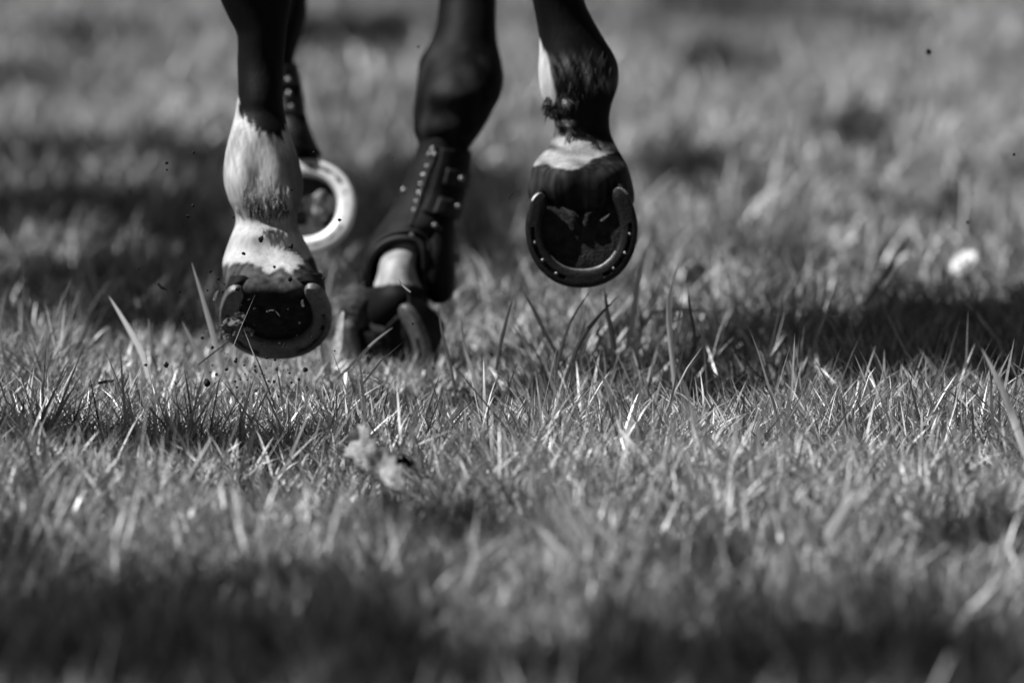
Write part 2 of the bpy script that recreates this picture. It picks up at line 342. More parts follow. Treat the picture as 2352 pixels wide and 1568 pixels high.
def sstep(a, b, x): t = np.clip((x-a)/(b-a), 0, 1); return t*t*(3-2*t)
def paint(me):
    """coat markings (albedo) per vertex, by leg, plus painted shade on one fetlock"""
    n = len(me.vertices); co = np.empty(n*3, np.float32); me.vertices.foreach_get('co', co); co = co.reshape(n, 3)
    d = co-np.array(CO); z = d@np.array(CF); X = 1176+d@np.array(CR)/(K*z); Y = 784-d@np.array(CU)/(K*z)
    t = np.full(n, .005)
    nz = np.array([mnoise.noise(Vector((a*60, b*60, c*14))) if yy > -60 else 0. for (a, b, c), yy in zip(co, Y)])
    nf = np.array([mnoise.noise(Vector((a*160+9, b*160, c*26))) if yy > -60 else 0. for (a, b, c), yy in zip(co, Y)])
    lowl = Y > 60
    nw = np.array([mnoise.noise(Vector((a*25, b*30, c*110+a*20))) if (yy > 250 and yy < 420) else 0. for (a, b, c), yy in zip(co, Y)])
    ns = np.array([mnoise.noise(Vector(((a+c*.35)*240, b*60, (c-a*.35)*26))) if (yy > 60 and yy < 520) else 0. for (a, b, c), yy in zip(co, Y)])
    # left hind: white stocking, soft streaky upper edge
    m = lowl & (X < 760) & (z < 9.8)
    edge = np.interp(X, [500, 545, 560, 590, 650, 664, 700], [205, 215, 250, 302, 312, 250, 230])+22*nz
    wv = .40*sstep(0, 22, Y-edge+34*ns)
    wv = np.where(wv > .02, wv, 0)
    tuft = np.exp(-((X-612)/60)**2-((Y-474)/26)**2)*np.clip(.55+2.2*ns, 0, 1)*(z < 9.52)*1.3
    wv = wv*(1-.85*np.clip(tuft, 0, 1))*(1+.45*ns)*(1-.72*sstep(640, 682, X+16*nz+14*ns)*sstep(300, 370, Y)*sstep(545, 505, Y))  # last factor paints the shade on the fetlock's right side
    cor = np.interp(X, [500, 535, 575, 600, 622, 645, 668, 700, 735], [606, 600, 598, 612, 628, 606, 622, 592, 575])+10*nf
    blk = sstep(0, 10, Y-cor)
    wv = wv*(1-blk)+.05*blk*np.clip(1+1.2*nf+.9*nz, .1, 2)*(1-.8*sstep(640, 690, Y))
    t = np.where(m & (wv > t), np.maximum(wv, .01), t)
    # right hind
    m = lowl & (X > 1190) & (z < 9.8)
    e2 = np.interp(Y, [80, 100, 140, 180, 235, 262], [1236, 1248, 1262, 1274, 1282, 1240])+8*nz
    patchw = sstep(0, 8, e2-X)*(Y > 84)*(Y < 262)
    streak = .16*np.clip(.3+1.9*ns, 0, 1)*sstep(105, 150, Y)*sstep(240, 180, Y)*np.exp(-((X-1350)/75)**2-((Y-170-(X-1330)*.35)/30)**2)*1.6
    small = .5*np.exp(-((X-1298)/9)**2-((Y-238)/12)**2)+.5*np.exp(-((X-1300)/14)**2-((Y-283)/6)**2)
    past = .26*sstep(0, 12, Y-np.interp(X, [1230, 1280, 1340, 1400, 1440], [272, 288, 296, 322, 318])-8*nz)
    cor = np.interp(X, [1215, 1228, 1255, 1285, 1320, 1345, 1365, 1400, 1440], [380, 379, 374, 384, 388, 376, 360, 350, 340])+5*nf
    past = past*(1-sstep(0, 6, Y-cor))
    past = past*np.clip(.9+1.5*nw-.3*sstep(350, 320, Y), .15, 1.15)
    dust = np.where(Y > cor+6, .006+.028*np.clip(nz+.35+nf, 0, 1), 0); streak = streak+.035*np.exp(-((X-1345)/60)**2-((Y-150)/34)**2)*np.clip(1+1.2*ns, 0, 2)
    wv = np.maximum(np.maximum(.48*patchw, np.maximum(streak, dust)), np.maximum(small, past))
    t = np.where(m, np.maximum(wv, .006), t)
    # right fore pastern below the boot
    m = (X > 800) & (X < 1100) & (Y > 560) & (z > 9.75)
    t = np.where(m, np.where(Y > 652+5*nz+.0016*(X-905)**2, .006, .26*(1+.9*nz)), t)
    # fore leg coat, faintly lighter dusty patches
    m = (X > 900) & (X < 1200) & (Y < 560) & (z > 9.7)
    t = np.where(m, 0.005+.02*np.clip(nz+.15, 0, 1)*sstep(60, 130, Y), t)
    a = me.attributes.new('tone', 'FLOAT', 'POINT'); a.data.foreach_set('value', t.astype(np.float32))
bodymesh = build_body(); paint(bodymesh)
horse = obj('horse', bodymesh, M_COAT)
tag(horse, 'dark horse with white hind stockings cantering away over the grass, seen from behind', 'horse')

# ---- hooves: local frame  l (lateral), t (toe), n (out of the sole)
def outline(phi, W, L, full=.24):
    s, c = math.sin(phi), math.cos(phi)
    pw = .92 if c > 0 else .92-full*min(1, -c*1.6)
    x = W/2*math.copysign(abs(s)**pw, s); y = L/2*c
    return x, y
def make_hoof(C, t, n, W, L, H=.075, lean=.42, hs=.86, hb=.030, fu=.16, rec=.0035, sole=None):
    t = t.normalized(); n = (n-t*n.dot(t)).normalized(); l = t.cross(n)
    def W3(x, y, h): return C+l*x+t*y-n*h
    bm = bmesh.new(); NP = 72
    ph = [2*math.pi*k/NP for k in range(NP)]
    def out(p, s=1.0):
        x, y = outline(p, W, L, .24+fu*min(1, max(0, (1-s)*12)))
        # heel notch
        nb = math.exp(-((abs(p-math.pi))/.45)**2); y += .030*nb*s
        return x*s, y*s
    rings = []
    # sole, from centre to rim
    rr = [.04, .15, .27, .39, .5, .61, .71, .8, .86, .9, .94, 1.0]
    for r in rr:
        ring = []
        for p in ph:
            x, y = out(p); x *= r; y *= r
            h = rec*(1-sstep(.80, .93, r)) + .002*(1-r)
            fy = (L*.12-y)/(L*.55)           # frog: apex ahead of centre, widening to the heels
            if fy > 0:
                wfr = W*.25*min(fy, 1)**.9+.002
                d = abs(x)/wfr
                h -= .008*math.exp(-d**4)*min(1, fy*4)*(r < .95)
                h += .012*math.exp(-(x/.0035)**2)*min(1, fy*2)
                h += .006*math.exp(-((d-1.25)/.3)**2)*min(1, fy*2)*(r < .92)
            h += hb*.93*math.exp(-(abs(p-math.pi)/.74)**4)*sstep(.5, .85, r)
            h += .0016*mnoise.noise(Vector((x*120, y*120, W*50)))+.0014*mnoise.noise(Vector((x*45, y*45, W*90)))*(r < .93)
            ring.append(W3(x, y, h))
        rings.append(ring)
    for k in range(1, 15):
        f = k/14; s = 1-(1-hs)*f
        ring = []
        for p in ph:
            x, y = out(p, s)
            toe = .5+.5*math.cos(p)
            hh = H*f*(.02+.98*toe**.95)+hb*math.exp(-(abs(p-math.pi)/.74)**4)
            ring.append(W3(x*(1+.004*math.sin(f*50)), y-lean*hh-.004*f, hh))
        rings.append(ring)
    for s, e in ((.8, .004), (.6, .008), (.3, .010)):
        rings.append([W3(out(p, hs*s)[0], out(p, hs*s)[1]-lean*H*(.02+.98*(.5+.5*math.cos(p))**.95)-.004, H*(.02+.98*(.5+.5*math.cos(p))**.95)+e+hb*math.exp(-(abs(p-math.pi)/.74)**4)) for p in ph])
    vr = [[bm.verts.new(p) for p in r] for r in rings]
    for i, (a, b) in enumerate(zip(vr, vr[1:])):
        for k in range(NP):
            f = bm.faces.new((a[k], a[(k+1) % NP], b[(k+1) % NP], b[k])); f.material_index = 1 if i < 10 else 0
    f = bm.faces.new(list(reversed(vr[0]))); f.material_index = 1
    bm.faces.new(vr[-1])
    bmesh.ops.recalc_face_normals(bm, faces=bm.faces[:])
    hoof = obj('hoof', bm, [M_HOOF, sole or M_SOLE], horse)
    return hoof, (C, l, t, n)
def make_shoe(hoof, fr, W, L, web=.021, th=.009, end=(-2.42, 2.42), m=None, holes=True, studs=True, edge_glint=False):
    C, l, t, n = fr; m = m or M_SHOE
    bm = bmesh.new(); NS = 110
    # profile: (across from outer 0 to inner 1, height)
    prof = [(.0, -.001), (0, th*.55), (.05, th*.88), (.14, th), (.30, th), (.335, th*.62), (.50, th*.62), (.535, th), (.80, th), (.92, th*.82), (1, th*.4), (1, -.001)]
    rings = []
    for k in range(NS+1):
        u = k/NS; p = end[0]+(end[1]-end[0])*u
        x, y = outline(p, W+.004, L+.004)
        x2, y2 = outline(p+.01, W+.004, L+.004); tx, ty = x2-x, y2-y; d = math.hypot(tx, ty); tx /= d; ty /= d
        nx, ny = -ty, tx                          # toward the inside for increasing phi?
        if nx*(-x)+ny*(-y) < 0: nx, ny = -nx, -ny
        q = min(u, 1-u)*NS; wf = web*(1.08-.10*abs(p)/2.4)
        cap = 1.0 if q > 7 else math.sqrt(max(0.03, 1-((7-q)/7.2)**2))
        fade = 1 if 18 < q < NS*.42 else 0; k_ = min(k, NS-k)
        hole = 0
        ring = []
        for (a, h) in prof:
            if a > .32 and a < .52:
                deep = th*.62 if fade else th
                if holes and fade and ((k_ % 9) in (0, 1)): deep = th*.35
                h = deep
            aa = .5+(a-.5)*cap
            ring.append(C+l*(x+nx*wf*aa)+t*(y+ny*wf*aa)+n*(h*(.6+.4*cap)))
        rings.append(ring)
    loft(bm, rings); bm.faces.ensure_lookup_table()
    if holes:
        for k in range(19, int(NS*.42)):
            for kk in (k, NS-1-k):
                if k % 9 in ((0, 1, 2, 3) if m is M_BRIGHT else (0, 1)): bm.faces[kk*12+5].material_index = 2
    for k in range(int(NS*.30), int(NS*.70)):
        if edge_glint: bm.faces[k*12+9].material_index = 1  # brighter steel paints a highlight along the inner toe rim
    for k in list(range(0, 6))+list(range(NS-6, NS)):
        if edge_glint: bm.faces[k*12+1].material_index = 1; bm.faces[k*12+2].material_index = 1  # heel tips get the same painted highlight
    bmesh.ops.recalc_face_normals(bm, faces=bm.faces[:])
    # nail heads standing a little proud in the crease
    for k in range(NS):
        q = min(k, NS-k)
        if 20 < q < NS*.42 and k % 9 == 5 and studs:
            p = end[0]+(end[1]-end[0])*k/NS; x, y = outline(p, W+.004, L+.004); r = math.hypot(x, y)
            c = Vector(C)+l*(x*(1-.0088/r))+t*(y*(1-.0088/r))+n*(th*random.uniform(.72, .9))
            bmesh.ops.create_uvsphere(bm, u_segments=10, v_segments=6, radius=1, matrix=Matrix.Translation(c) @ Matrix((( l.x, t.x, n.x), (l.y, t.y, n.y), (l.z, t.z, n.z))).to_4x4() @ Matrix.Diagonal((.0032*random.uniform(.5, 1), .0022, .0026, 1)))
            for f in bm.faces:
                if (f.calc_center_median()-c).length < .0036 and f.calc_area() < 4e-6: f.material_index = 1
    o = obj('horseshoe', bm, [m, M_NAIL, M_SOLE], hoof, smooth=True)
    for p in o.data.polygons: p.use_smooth = True
    o.data.set_sharp_from_angle(angle=R(40))
    return o
# right hind: sole straight at the camera
def hoof_at(px_, py_, z, t, n, W, L, **kw):
    return make_hoof(P(px_, py_, z), t, n, W, L, **kw)
zRH = 9.452
h, fr = hoof_at(1336, 528, zRH, cv(.05, -1, .04), cv(-.03, -.17, 1), .1205, .1245, H=.082, hb=.014, fu=.3, sole=M_SOLE)
h['label'] = 'black hoof whose whole sole faces the viewer'
make_shoe(h, fr, .1205, .1245, end=(-2.45, 2.42), edge_glint=True, web=.0195); RHF = fr
# left hind: heel lifted, sole down and back
zLH = 9.455
h, fr = hoof_at(634, 722, zLH, cv(.03, -.70, -.71), cv(.0, -.71, .70), .1205, .1240, H=.078, hb=.006, fu=.0)
h['label'] = 'hoof just leaving the grass with soil on its sole'
make_shoe(h, fr, .1205, .1240, end=(-2.52, 2.52), m=M_SHOE2, studs=False); LHF = fr
# left fore: bright shoe, toe to the right
h, fr = hoof_at(700, 476, 10.16, cv(1, -.10, .15), cv(-.22, .30, 1), .113, .118, H=.075, sole=plain('dusty_sole', .015, .06, .8, 120, .9, spec=.15))
h['label'] = 'folded hoof with a bright pale shoe'
make_shoe(h, fr, .113, .118, web=.020, m=M_BRIGHT, end=(-2.45, 2.45), studs=False); LFF = fr
bm = bmesh.new(); ellipsoid(bm, P(735, 472, 10.152), .008, .005, .018)
for v in bm.verts: v.co += Vector((1, 0, 1))*.008*mnoise.noise(v.co*90)+Vector((1, 0, -.5))*.005*mnoise.noise(v.co*220)
obj('frog', bm, plain('pale_frog', .06, .32, .8, 90, .5), h)
# right fore: standing on its toe in the grass
h, fr = hoof_at(890, 790, 9.845, cv(.36, -1, -.10), cv(-.60, -.25, .76), .120, .128, H=.070, sole=M_HOOF)
h['label'] = 'black hoof on its toe in the grass below the boot'
make_shoe(h, fr, .120, .128, m=plain('scuffed_steel', .06, .15, .5, 160, .35, metal=.3), end=(-2.3, 2.3), studs=False); MFF = fr

# ---- boots on the fore legs
def shell(T, ytop, ybot, grow, thick, name, parent, m, n=72, a0=0, a1=2*math.pi, rows=34, wob=0.0, step=4):
    """a thick open shell around leg table T; ytop/ybot are functions of angle (90 deg = toward camera)"""
    D = catmull(T, step); Y = D[:, 0]
    def pt(a, y, off):
        q = [np.interp(y, Y, D[:, j]) for j in range(1, 5)]
        c = (q[0]+q[1])/2; hw = (q[1]-q[0])/2*px(q[2])+grow+off; b = q[3]+grow+off
        p = P(c, y, q[2]); wv = wob*mnoise.noise(Vector((a*1.5, y*.02, 3)))
        return p+CR*(math.cos(a)*(hw+wv))-CF*(math.sin(a)*(b+wv))
    closed = abs(a1-a0-2*math.pi) < 1e-6
    na = n if closed else n+1
    bm = bmesh.new(); O = []; I = []
    for r in range(rows+1):
        v = r/rows; ro = []; ri = []
        for k in range(na):
            a = a0+(a1-a0)*k/n; y = ytop(a)+(ybot(a)-ytop(a))*v
            ro.append(bm.verts.new(pt(a, y, 0))); ri.append(bm.verts.new(pt(a, y, -thick)))
        O.append(ro); I.append(ri)
    kk = range(na) if closed else range(na-1)
    for r in range(rows):
        for k in kk:
            k2 = (k+1) % na
            bm.faces.new((O[r][k], O[r][k2], O[r+1][k2], O[r+1][k])); bm.faces.new((I[r][k], I[r+1][k], I[r+1][k2], I[r][k2]))
    for k in kk:
        k2 = (k+1) % na
        bm.faces.new((O[0][k], I[0][k], I[0][k2], O[0][k2])); bm.faces.new((O[-1][k], O[-1][k2], I[-1][k2], I[-1][k]))
    if not closed:
        for r in range(rows):
            bm.faces.new((O[r][0], O[r+1][0], I[r+1][0], I[r][0])); bm.faces.new((O[r][-1], I[r][-1], I[r+1][-1], O[r+1][-1]))
    bmesh.ops.recalc_face_normals(bm, faces=bm.faces[:])
    return obj(name, bm, m, parent), pt
def tube(name, pts, r, m, parent=None, n=8, bm=None):
    own = bm is None; bm = bm or bmesh.new()
    rings = []; u = None; pts = [Vector(p) for p in pts]
    rr = r if isinstance(r, (list, tuple)) else [r]*len(pts)
    for i, p in enumerate(pts):
        d = (pts[min(i+1, len(pts)-1)]-pts[max(i-1, 0)]).normalized()
        if u is None: u = d.orthogonal().normalized()
        u = (u-d*u.dot(d)).normalized(); v = d.cross(u)
        rings.append([p+(u*math.cos(2*math.pi*k/n)+v*math.sin(2*math.pi*k/n))*rr[i] for k in range(n)])
    loft(bm, rings)
    return obj(name, bm, m, parent) if own else bm
def band(name, P0, P1, out, width, thick, m, parent, bulge=.0012):
    """slightly arched strap between two points"""
    bm = bmesh.new(); rings = []; d = (P1-P0).normalized(); s = out.cross(d).normalized(); L = (P1-P0).length
    for k in range(13):
        f = k/12; c = P0.lerp(P1, f)+out*(bulge*math.sin(math.pi*f)*2)
        e = width*(1 if 0 < k < 12 else .8)
        rings.append([c+s*(e/2*a)+out*(thick/2*b) for a, b in ((-1, -.4), (-.85, 1), (.85, 1), (1, -.4), (.85, -1), (-.85, -1))])
    loft(bm, rings); bmesh.ops.recalc_face_normals(bm, faces=bm.faces[:])
    return obj(name, bm, m, parent)
def studs(parent, spots, r=.0042, squash=.55):
    for (x, y, z) in spots:
        bm = bmesh.new(); c = P(x, y, z); q = (-CF).to_track_quat('Z', 'Y').to_matrix().to_4x4()
        bmesh.ops.create_uvsphere(bm, u_segments=14, v_segments=8, radius=r, matrix=Matrix.Translation(c) @ q @ Matrix.Diagonal((1, 1, squash, 1)))
        obj('stud', bm, M_NAIL, parent)
BT = [(318, 962, 1082, 9.96, .040), (340, 957, 1078, 9.96, .040), (400, 935, 1072, 9.955, .042), (450, 915, 1062, 9.95, .042), (490, 893, 1050, 9.94, .045), (520, 871, 1040, 9.93, .048),
      (545, 853, 1030, 9.93, .050), (580, 840, 1015, 9.92, .052), (620, 834, 1000, 9.92, .052), (660, 838, 990, 9.92, .048), (700, 850, 985, 9.92, .044)]
def boot_bot(a):
    a = (a+math.pi) % (2*math.pi)-math.pi        # angle: 0 right, pi/2 camera, +-pi left
    c = (a-R(97))/R(62)
    arch = 560 if abs(c) < .001 else 0
    s = min(1, abs(c))
    return 548+ (108 if a > R(97) or a < -R(60) else 135)*(1-math.sqrt(max(0, 1-s**2.2)))
boot, bpt = shell(BT, lambda a: 330+14*math.sin(a*2+.6), boot_bot, 0.0, .006, 'tendon_boot', horse, M_BOOT)
boot['label'] = 'studded black boot with a flared open rim above the white pastern'
rimpts = [bpt(a, boot_bot(a), -.002) for a in [2*math.pi*k/96 for k in range(97)]]
tube('boot_rim', rimpts, .0042, M_BOOTRIM, boot, 8)
rim2 = [bpt(R(a), boot_bot(R(a))-17, .0015) for a in range(20, 185, 5)]
tube('boot_piping', rim2, .0022, M_BOOTRIM, boot, 6)
# rounded ankle cup on the right side of the boot
LOBE = [(452, 975, 1040, 9.94, .012), (480, 955, 1048, 9.935, .030), (510, 950, 1046, 9.93, .036), (545, 952, 1045, 9.925, .040), (580, 955, 1045, 9.92, .042), (620, 958, 1047, 9.92, .042), (655, 965, 1046, 9.92, .038), (680, 978, 1040, 9.92, .028), (694, 992, 1026, 9.91, .014), (698, 1002, 1016, 9.91, .006)]
bm = bmesh.new(); leg_loft(bm, LOBE, 3); bmesh.ops.recalc_face_normals(bm, faces=bm.faces[:])
obj('ankle_cup', bm, M_BOOT, boot)
# closing flap wrapped round the right side, with two straps over it
def over(T, g):
    return [(q[0], q[1], q[2], q[3], q[4]) for q in T]
shell(BT, lambda a: 342+6*math.cos(a), lambda a: 512-26*max(0, math.sin(a))-10*math.cos(a*3), .0035, .003, 'closing_flap', boot, M_BOOT, n=40, a0=R(-95), a1=R(92), rows=20)
for y_, sl in ((384, 14), (448, 18)):
    shell(BT, lambda a, y_=y_, sl=sl: y_+sl*math.cos(a), lambda a, y_=y_, sl=sl: y_+sl*math.cos(a)+38, .0062, .0028, 'strap', boot, M_BOOTRIM, n=36, a0=R(-80), a1=R(74), rows=5)
out = -CF
tube('closure_seam', [bpt(R(a), y, .0003) for a, y in ((107, 340), (103, 370), (107, 400), (107, 440), (103, 480), (98, 520))], .0022, M_BOOTRIM, boot)
def on_boot(a, y): 
    q = bpt(R(a), y, .0015); X, Y, Z = proj(q); return (X, Y, Z)
studs(boot, [on_boot(*q) for q in ((110, 345), (104, 357), (114, 357), (111, 385), (113, 405), (112, 425), (110, 445), (108, 465), (105, 485), (148, 438), (60, 519), (88, 540))]+[(1060, 410, 9.89), (1052, 474, 9.88)], .0032)

BL = [(140, 600, 683, 10.23, .036), (180, 606, 690, 10.225, .036), (220, 612, 697, 10.22, .036), (260, 620, 703, 10.21, .038), (300, 632, 715, 10.20, .042), (335, 645, 730, 10.20, .044), (372, 662, 748, 10.20, .042)]
bl, lpt = shell(BL, lambda a: 148+5*math.sin(a*2), lambda a: 352-10*math.sin(a), 0., .005, 'tendon_boot', horse, M_BOOTRIM)
bl['label'] = 'narrow boot on the folded leg behind the white stocking'
studs(bl, [(662, 184, 10.180), (664, 215, 10.177), (670, 246, 10.172), (682, 300, 10.162)], .0034)
band('strap', P(640, 196, 10.178), P(690, 210, 10.185), out, .016, .003, M_BOOT, bl)
band('strap', P(645, 262, 10.170), P(702, 280, 10.178), out, .016, .003, M_BOOT, bl)
# heel bulb, dusty pale, at the left of the standing hoof
bm = bmesh.new(); leg_loft(bm, [(654, 806, 822, 9.88, .004), (664, 792, 850, 9.88, .012), (690, 784, 858, 9.88, .018), (720, 786, 856, 9.88, .018), (748, 796, 850, 9.88, .014), (772, 812, 840, 9.88, .006)], 3)
for v in bm.verts: v.co += Vector((mnoise.noise(v.co*55), 0, mnoise.noise(v.co*55+Vector((9, 0, 0)))))*.006+Vector((mnoise.noise(v.co*140), 0, 0))*.003
bmesh.ops.recalc_face_normals(bm, faces=bm.faces[:])
obj('heel_bulb', bm, plain('dusty_horn', .006, .045, .8, 60, .8), [c for c in horse.children if c.get('label', '').startswith('black hoof on its toe')][0])

# ---- hair: strand tufts on the fetlocks (mesh ribbons with the coat's tones)
def strands(name, spec, parent, label=None):
    bm = bmesh.new(); lay = None; tones = []
    for (cx, cy, rx, ry, z, n, Lpx, dx, dy, lo, hi, fan) in spec:
        for i in range(n):
            a = random.random()*2*math.pi; r = math.sqrt(random.random())
            x, y = cx+rx*r*math.cos(a), cy+ry*r*math.sin(a)
            L = Lpx*random.uniform(.6, 1.2); ddx = dx+random.gauss(0, fan); ddy = dy
            wv = .00045*random.uniform(.7, 1.4); tn = random.uniform(lo, hi); zz = z+random.uniform(-.004, .004)
            pts = [P(x+ddx*L*f, y+ddy*L*f, zz+.004*(1-f)**2-.004*math.sin(f*2.2)+.003*f) for f in (0, .35, .7, 1)]
            vs = []
            for f, p in zip((.15, 1, .75, .1), pts):
                vs.append((bm.verts.new(p-CR*wv*f), bm.verts.new(p+CR*wv*f))); tones += [tn, tn]
            for q, t in zip(vs, vs[1:]): bm.faces.new((q[0], q[1], t[1], t[0]))
    me = bpy.data.meshes.new(name); bm.to_mesh(me); bm.free()
    at = me.attributes.new('tone', 'FLOAT', 'POINT'); at.data.foreach_set('value', tones)
    o = obj(name, me, M_COAT, parent)
    if label: o['label'] = label
zl = 9.455
strands('fetlock_hair', [
    (608, 440, 56, 40, zl+.004, 150, 34, .02, 1, .03, .36, .10), (615, 474, 48, 16, zl+.007, 150, 26, .04, 1, .01, .12, .15),
    (548, 462, 10, 20, zl+.034, 50, 24, .3, 1, .1, .3, .15)], horse, 'streaky hair on the back of the white fetlock')
strands('fetlock_hair', [
    (1345, 150, 62, 45, 9.496, 70, 40, -.25, 1, .004, .05, .12), (1310, 215, 32, 28, 9.50, 90, 34, -.05, 1, .004, .03, .3),
    (1260, 240, 9, 22, 9.514, 90, 14, -.55, 1, .005, .02, .35), (1298, 232, 8, 9, 9.494, 34, 18, .2, 1, .15, .35, .4), (1302, 278, 13, 4, 9.504, 34, 10, .5, .7, .15, .35, .5), (1285, 258, 34, 10, 9.502, 90, 16, 0, 1, .005, .02, .3)], horse, 'dark hair tuft on the fetlock of the lifted leg')
bm = bmesh.new()   # tail, held out behind above the picture
for i in range(60):
    o_ = Vector((random.gauss(0, .03), random.gauss(0, .02), random.gauss(0, .02)))
    q = [Vector((-.09, 9.32, 1.42))+o_*.4, Vector((-.09, 9.15, 1.47))+o_, Vector((-.1, 8.95, 1.40))+o_*2, Vector((-.1, 8.80, 1.24))+o_*2.6, Vector((-.1, 8.72, 1.05))+o_*3]
    tube('', q, [.012, .012, .009, .006, .001], None, n=5, bm=bm)
tl = obj('tail', bm, M_BOOTRIM, horse)

# ---- single blades that stand out of the lawn
def blade(label, pts, wd, tone, bend=0, name='grass_stalk', group='long blades standing out of the lawn', roll=.0):
    """pts: view points with depth, base first; wd in mm"""
    bm = bmesh.new(); q = []
    for i in range(len(pts)-1):
        a, b, c, d = [Vector(pts[j]) for j in (max(i-1, 0), i, i+1, min(i+2, len(pts)-1))]
        for k in range(6):
            t = k/6; q.append(.5*((2*b)+(-a+c)*t+(2*a-5*b+4*c-d)*t*t+(-a+3*b-3*c+d)*t**3))
    q.append(Vector(pts[-1])); W = [P(*v) for v in q]; n = len(W); prev = None; tn = []
    for i, p in enumerate(W):
        d = (W[min(i+1, n-1)]-W[max(i-1, 0)]).normalized(); f = i/(n-1)
        side = (d.cross(CF)).normalized(); side = Matrix.Rotation(roll+1.6*bend*f, 3, d) @ side; nn = side.cross(d)
        hw = wd*.0005*(.75+.6*f if f < .4 else .99*(1-((f-.4)/.6)**1.8))+.00012
        v = (bm.verts.new(p-side*hw+nn*hw*.25), bm.verts.new(p), bm.verts.new(p+side*hw+nn*hw*.25))
        if prev: bm.faces.new((prev[0], prev[1], v[1], v[0])); bm.faces.new((prev[1], prev[2], v[2], v[1]))
        prev = v; tn += [tone]*3
    me = bpy.data.meshes.new(name); bm.to_mesh(me); bm.free()
    at = me.attributes.new('tone', 'FLOAT', 'POINT'); at.data.foreach_set('value', tn)
    o = obj(name, me, M_GRASS); tag(o, label, 'grass blade', group, 'thing'); return o
B = blade
B('tall pale kinked blade, tallest sharp one right of the sole-on hoof', [(1552, 905, 9.42), (1541, 790, 9.42), (1537, 712, 9.42), (1545, 655, 9.42), (1561, 597, 9.42)], 6.2, .6, .35)
B('blurred pale straw rising behind the right edge of the sole-on hoof', [(1440, 800, 9.72), (1452, 735, 9.72), (1466, 650, 9.72), (1478, 585, 9.72)], 7, .45)
B('dark broad blade under the lower edge of the sole-on hoof', [(1412, 850, 9.56), (1407, 780, 9.56), (1396, 720, 9.56), (1389, 660, 9.56)], 6, .05)
B('dark blade leaning right just below the sole-on hoof', [(1300, 870, 9.47), (1330, 790, 9.47), (1368, 735, 9.47), (1420, 680, 9.47)], 5, .08)
B('thin dark blade leaning right towards the toe of the sole-on hoof', [(1268, 900, 9.45), (1290, 800, 9.45), (1315, 730, 9.45), (1356, 668, 9.45)], 3.5, .10)
B('dark blade leaning left between the boot and the sole-on hoof', [(1290, 830, 9.52), (1255, 770, 9.52), (1225, 710, 9.52), (1200, 665, 9.52)], 4.5, .07)
B('straight dark blade with a sharp tip midway between the two right legs', [(1140, 850, 9.44), (1150, 790, 9.44), (1162, 740, 9.44), (1178, 685, 9.44)], 4, .10)
B('long thin blade rising below the ankle cup of the boot', [(1048, 920, 9.42), (1035, 840, 9.42), (1015, 760, 9.42), (1007, 702, 9.42)], 3.5, .14)
B('long blade curving left, right of the long thin blade under the boot', [(1112, 960, 9.40), (1090, 870, 9.41), (1068, 800, 9.42), (1058, 728, 9.42)], 4, .22)
B('pale stem slanting up to the right across the black standing hoof', [(775, 870, 9.45), (820, 825, 9.45), (860, 785, 9.45), (902, 752, 9.45)], 3.2, .5)
B('pale curved blade, leftmost of the long ones', [(345, 880, 9.52), (325, 810, 9.53), (290, 745, 9.54), (250, 680, 9.55)], 6.5, .5)
B('long pale blade left of the hoof with soil on its sole', [(515, 870, 9.46), (495, 790, 9.46), (470, 700, 9.46), (440, 602, 9.46)], 6, .5)
B('pale blade close behind the long one left of the soiled hoof', [(492, 900, 9.5), (470, 840, 9.5), (445, 790, 9.5), (418, 738, 9.5)], 6, .4)
B('blurred blade between the pale curved one and the long pale one', [(365, 880, 9.55), (352, 820, 9.55), (345, 770, 9.55), (341, 730, 9.55)], 5, .3)
B('blurred arched dry stalk right of the tall kinked blade', [(1490, 722, 9.85), (1540, 712, 9.83), (1590, 713, 9.83), (1632, 714, 9.83)], 5, .35)
B('broad blurred blade at the right edge of the view', [(2375, 1090, 8.75), (2345, 1010, 8.77), (2305, 900, 8.8), (2255, 800, 8.82)], 8, .25)
B('bright bent straw lying in the blurred grass at lower right', [(1905, 1240, 7.93), (1930, 1195, 7.93), (1955, 1155, 7.93), (1985, 1130, 7.93)], 11, .75)
B('short bright straw right of the bent bright straw', [(2060, 1165, 8.15), (2075, 1180, 8.15), (2095, 1198, 8.14), (2115, 1215, 8.13)], 9, .45)
B('upright pale straw in the blurred grass at lower right', [(1812, 1330, 7.75), (1815, 1295, 7.75), (1818, 1265, 7.75), (1822, 1240, 7.75)], 14, .65)
B('pale leaning blade in the blurred right foreground', [(1495, 1085, 8.72), (1470, 1050, 8.73), (1445, 1015, 8.74), (1420, 980, 8.75)], 8, .5)
B('long dark blurred stem leaning right in the far grass', [(1985, 700, 10.2), (2020, 650, 10.2), (2055, 595, 10.2), (2090, 540, 10.2)], 6, .05)
B('thin dark blade standing right of the tall kinked blade', [(1600, 800, 9.5), (1593, 750, 9.5), (1585, 710, 9.5), (1580, 660, 9.5)], 3.2, .06)

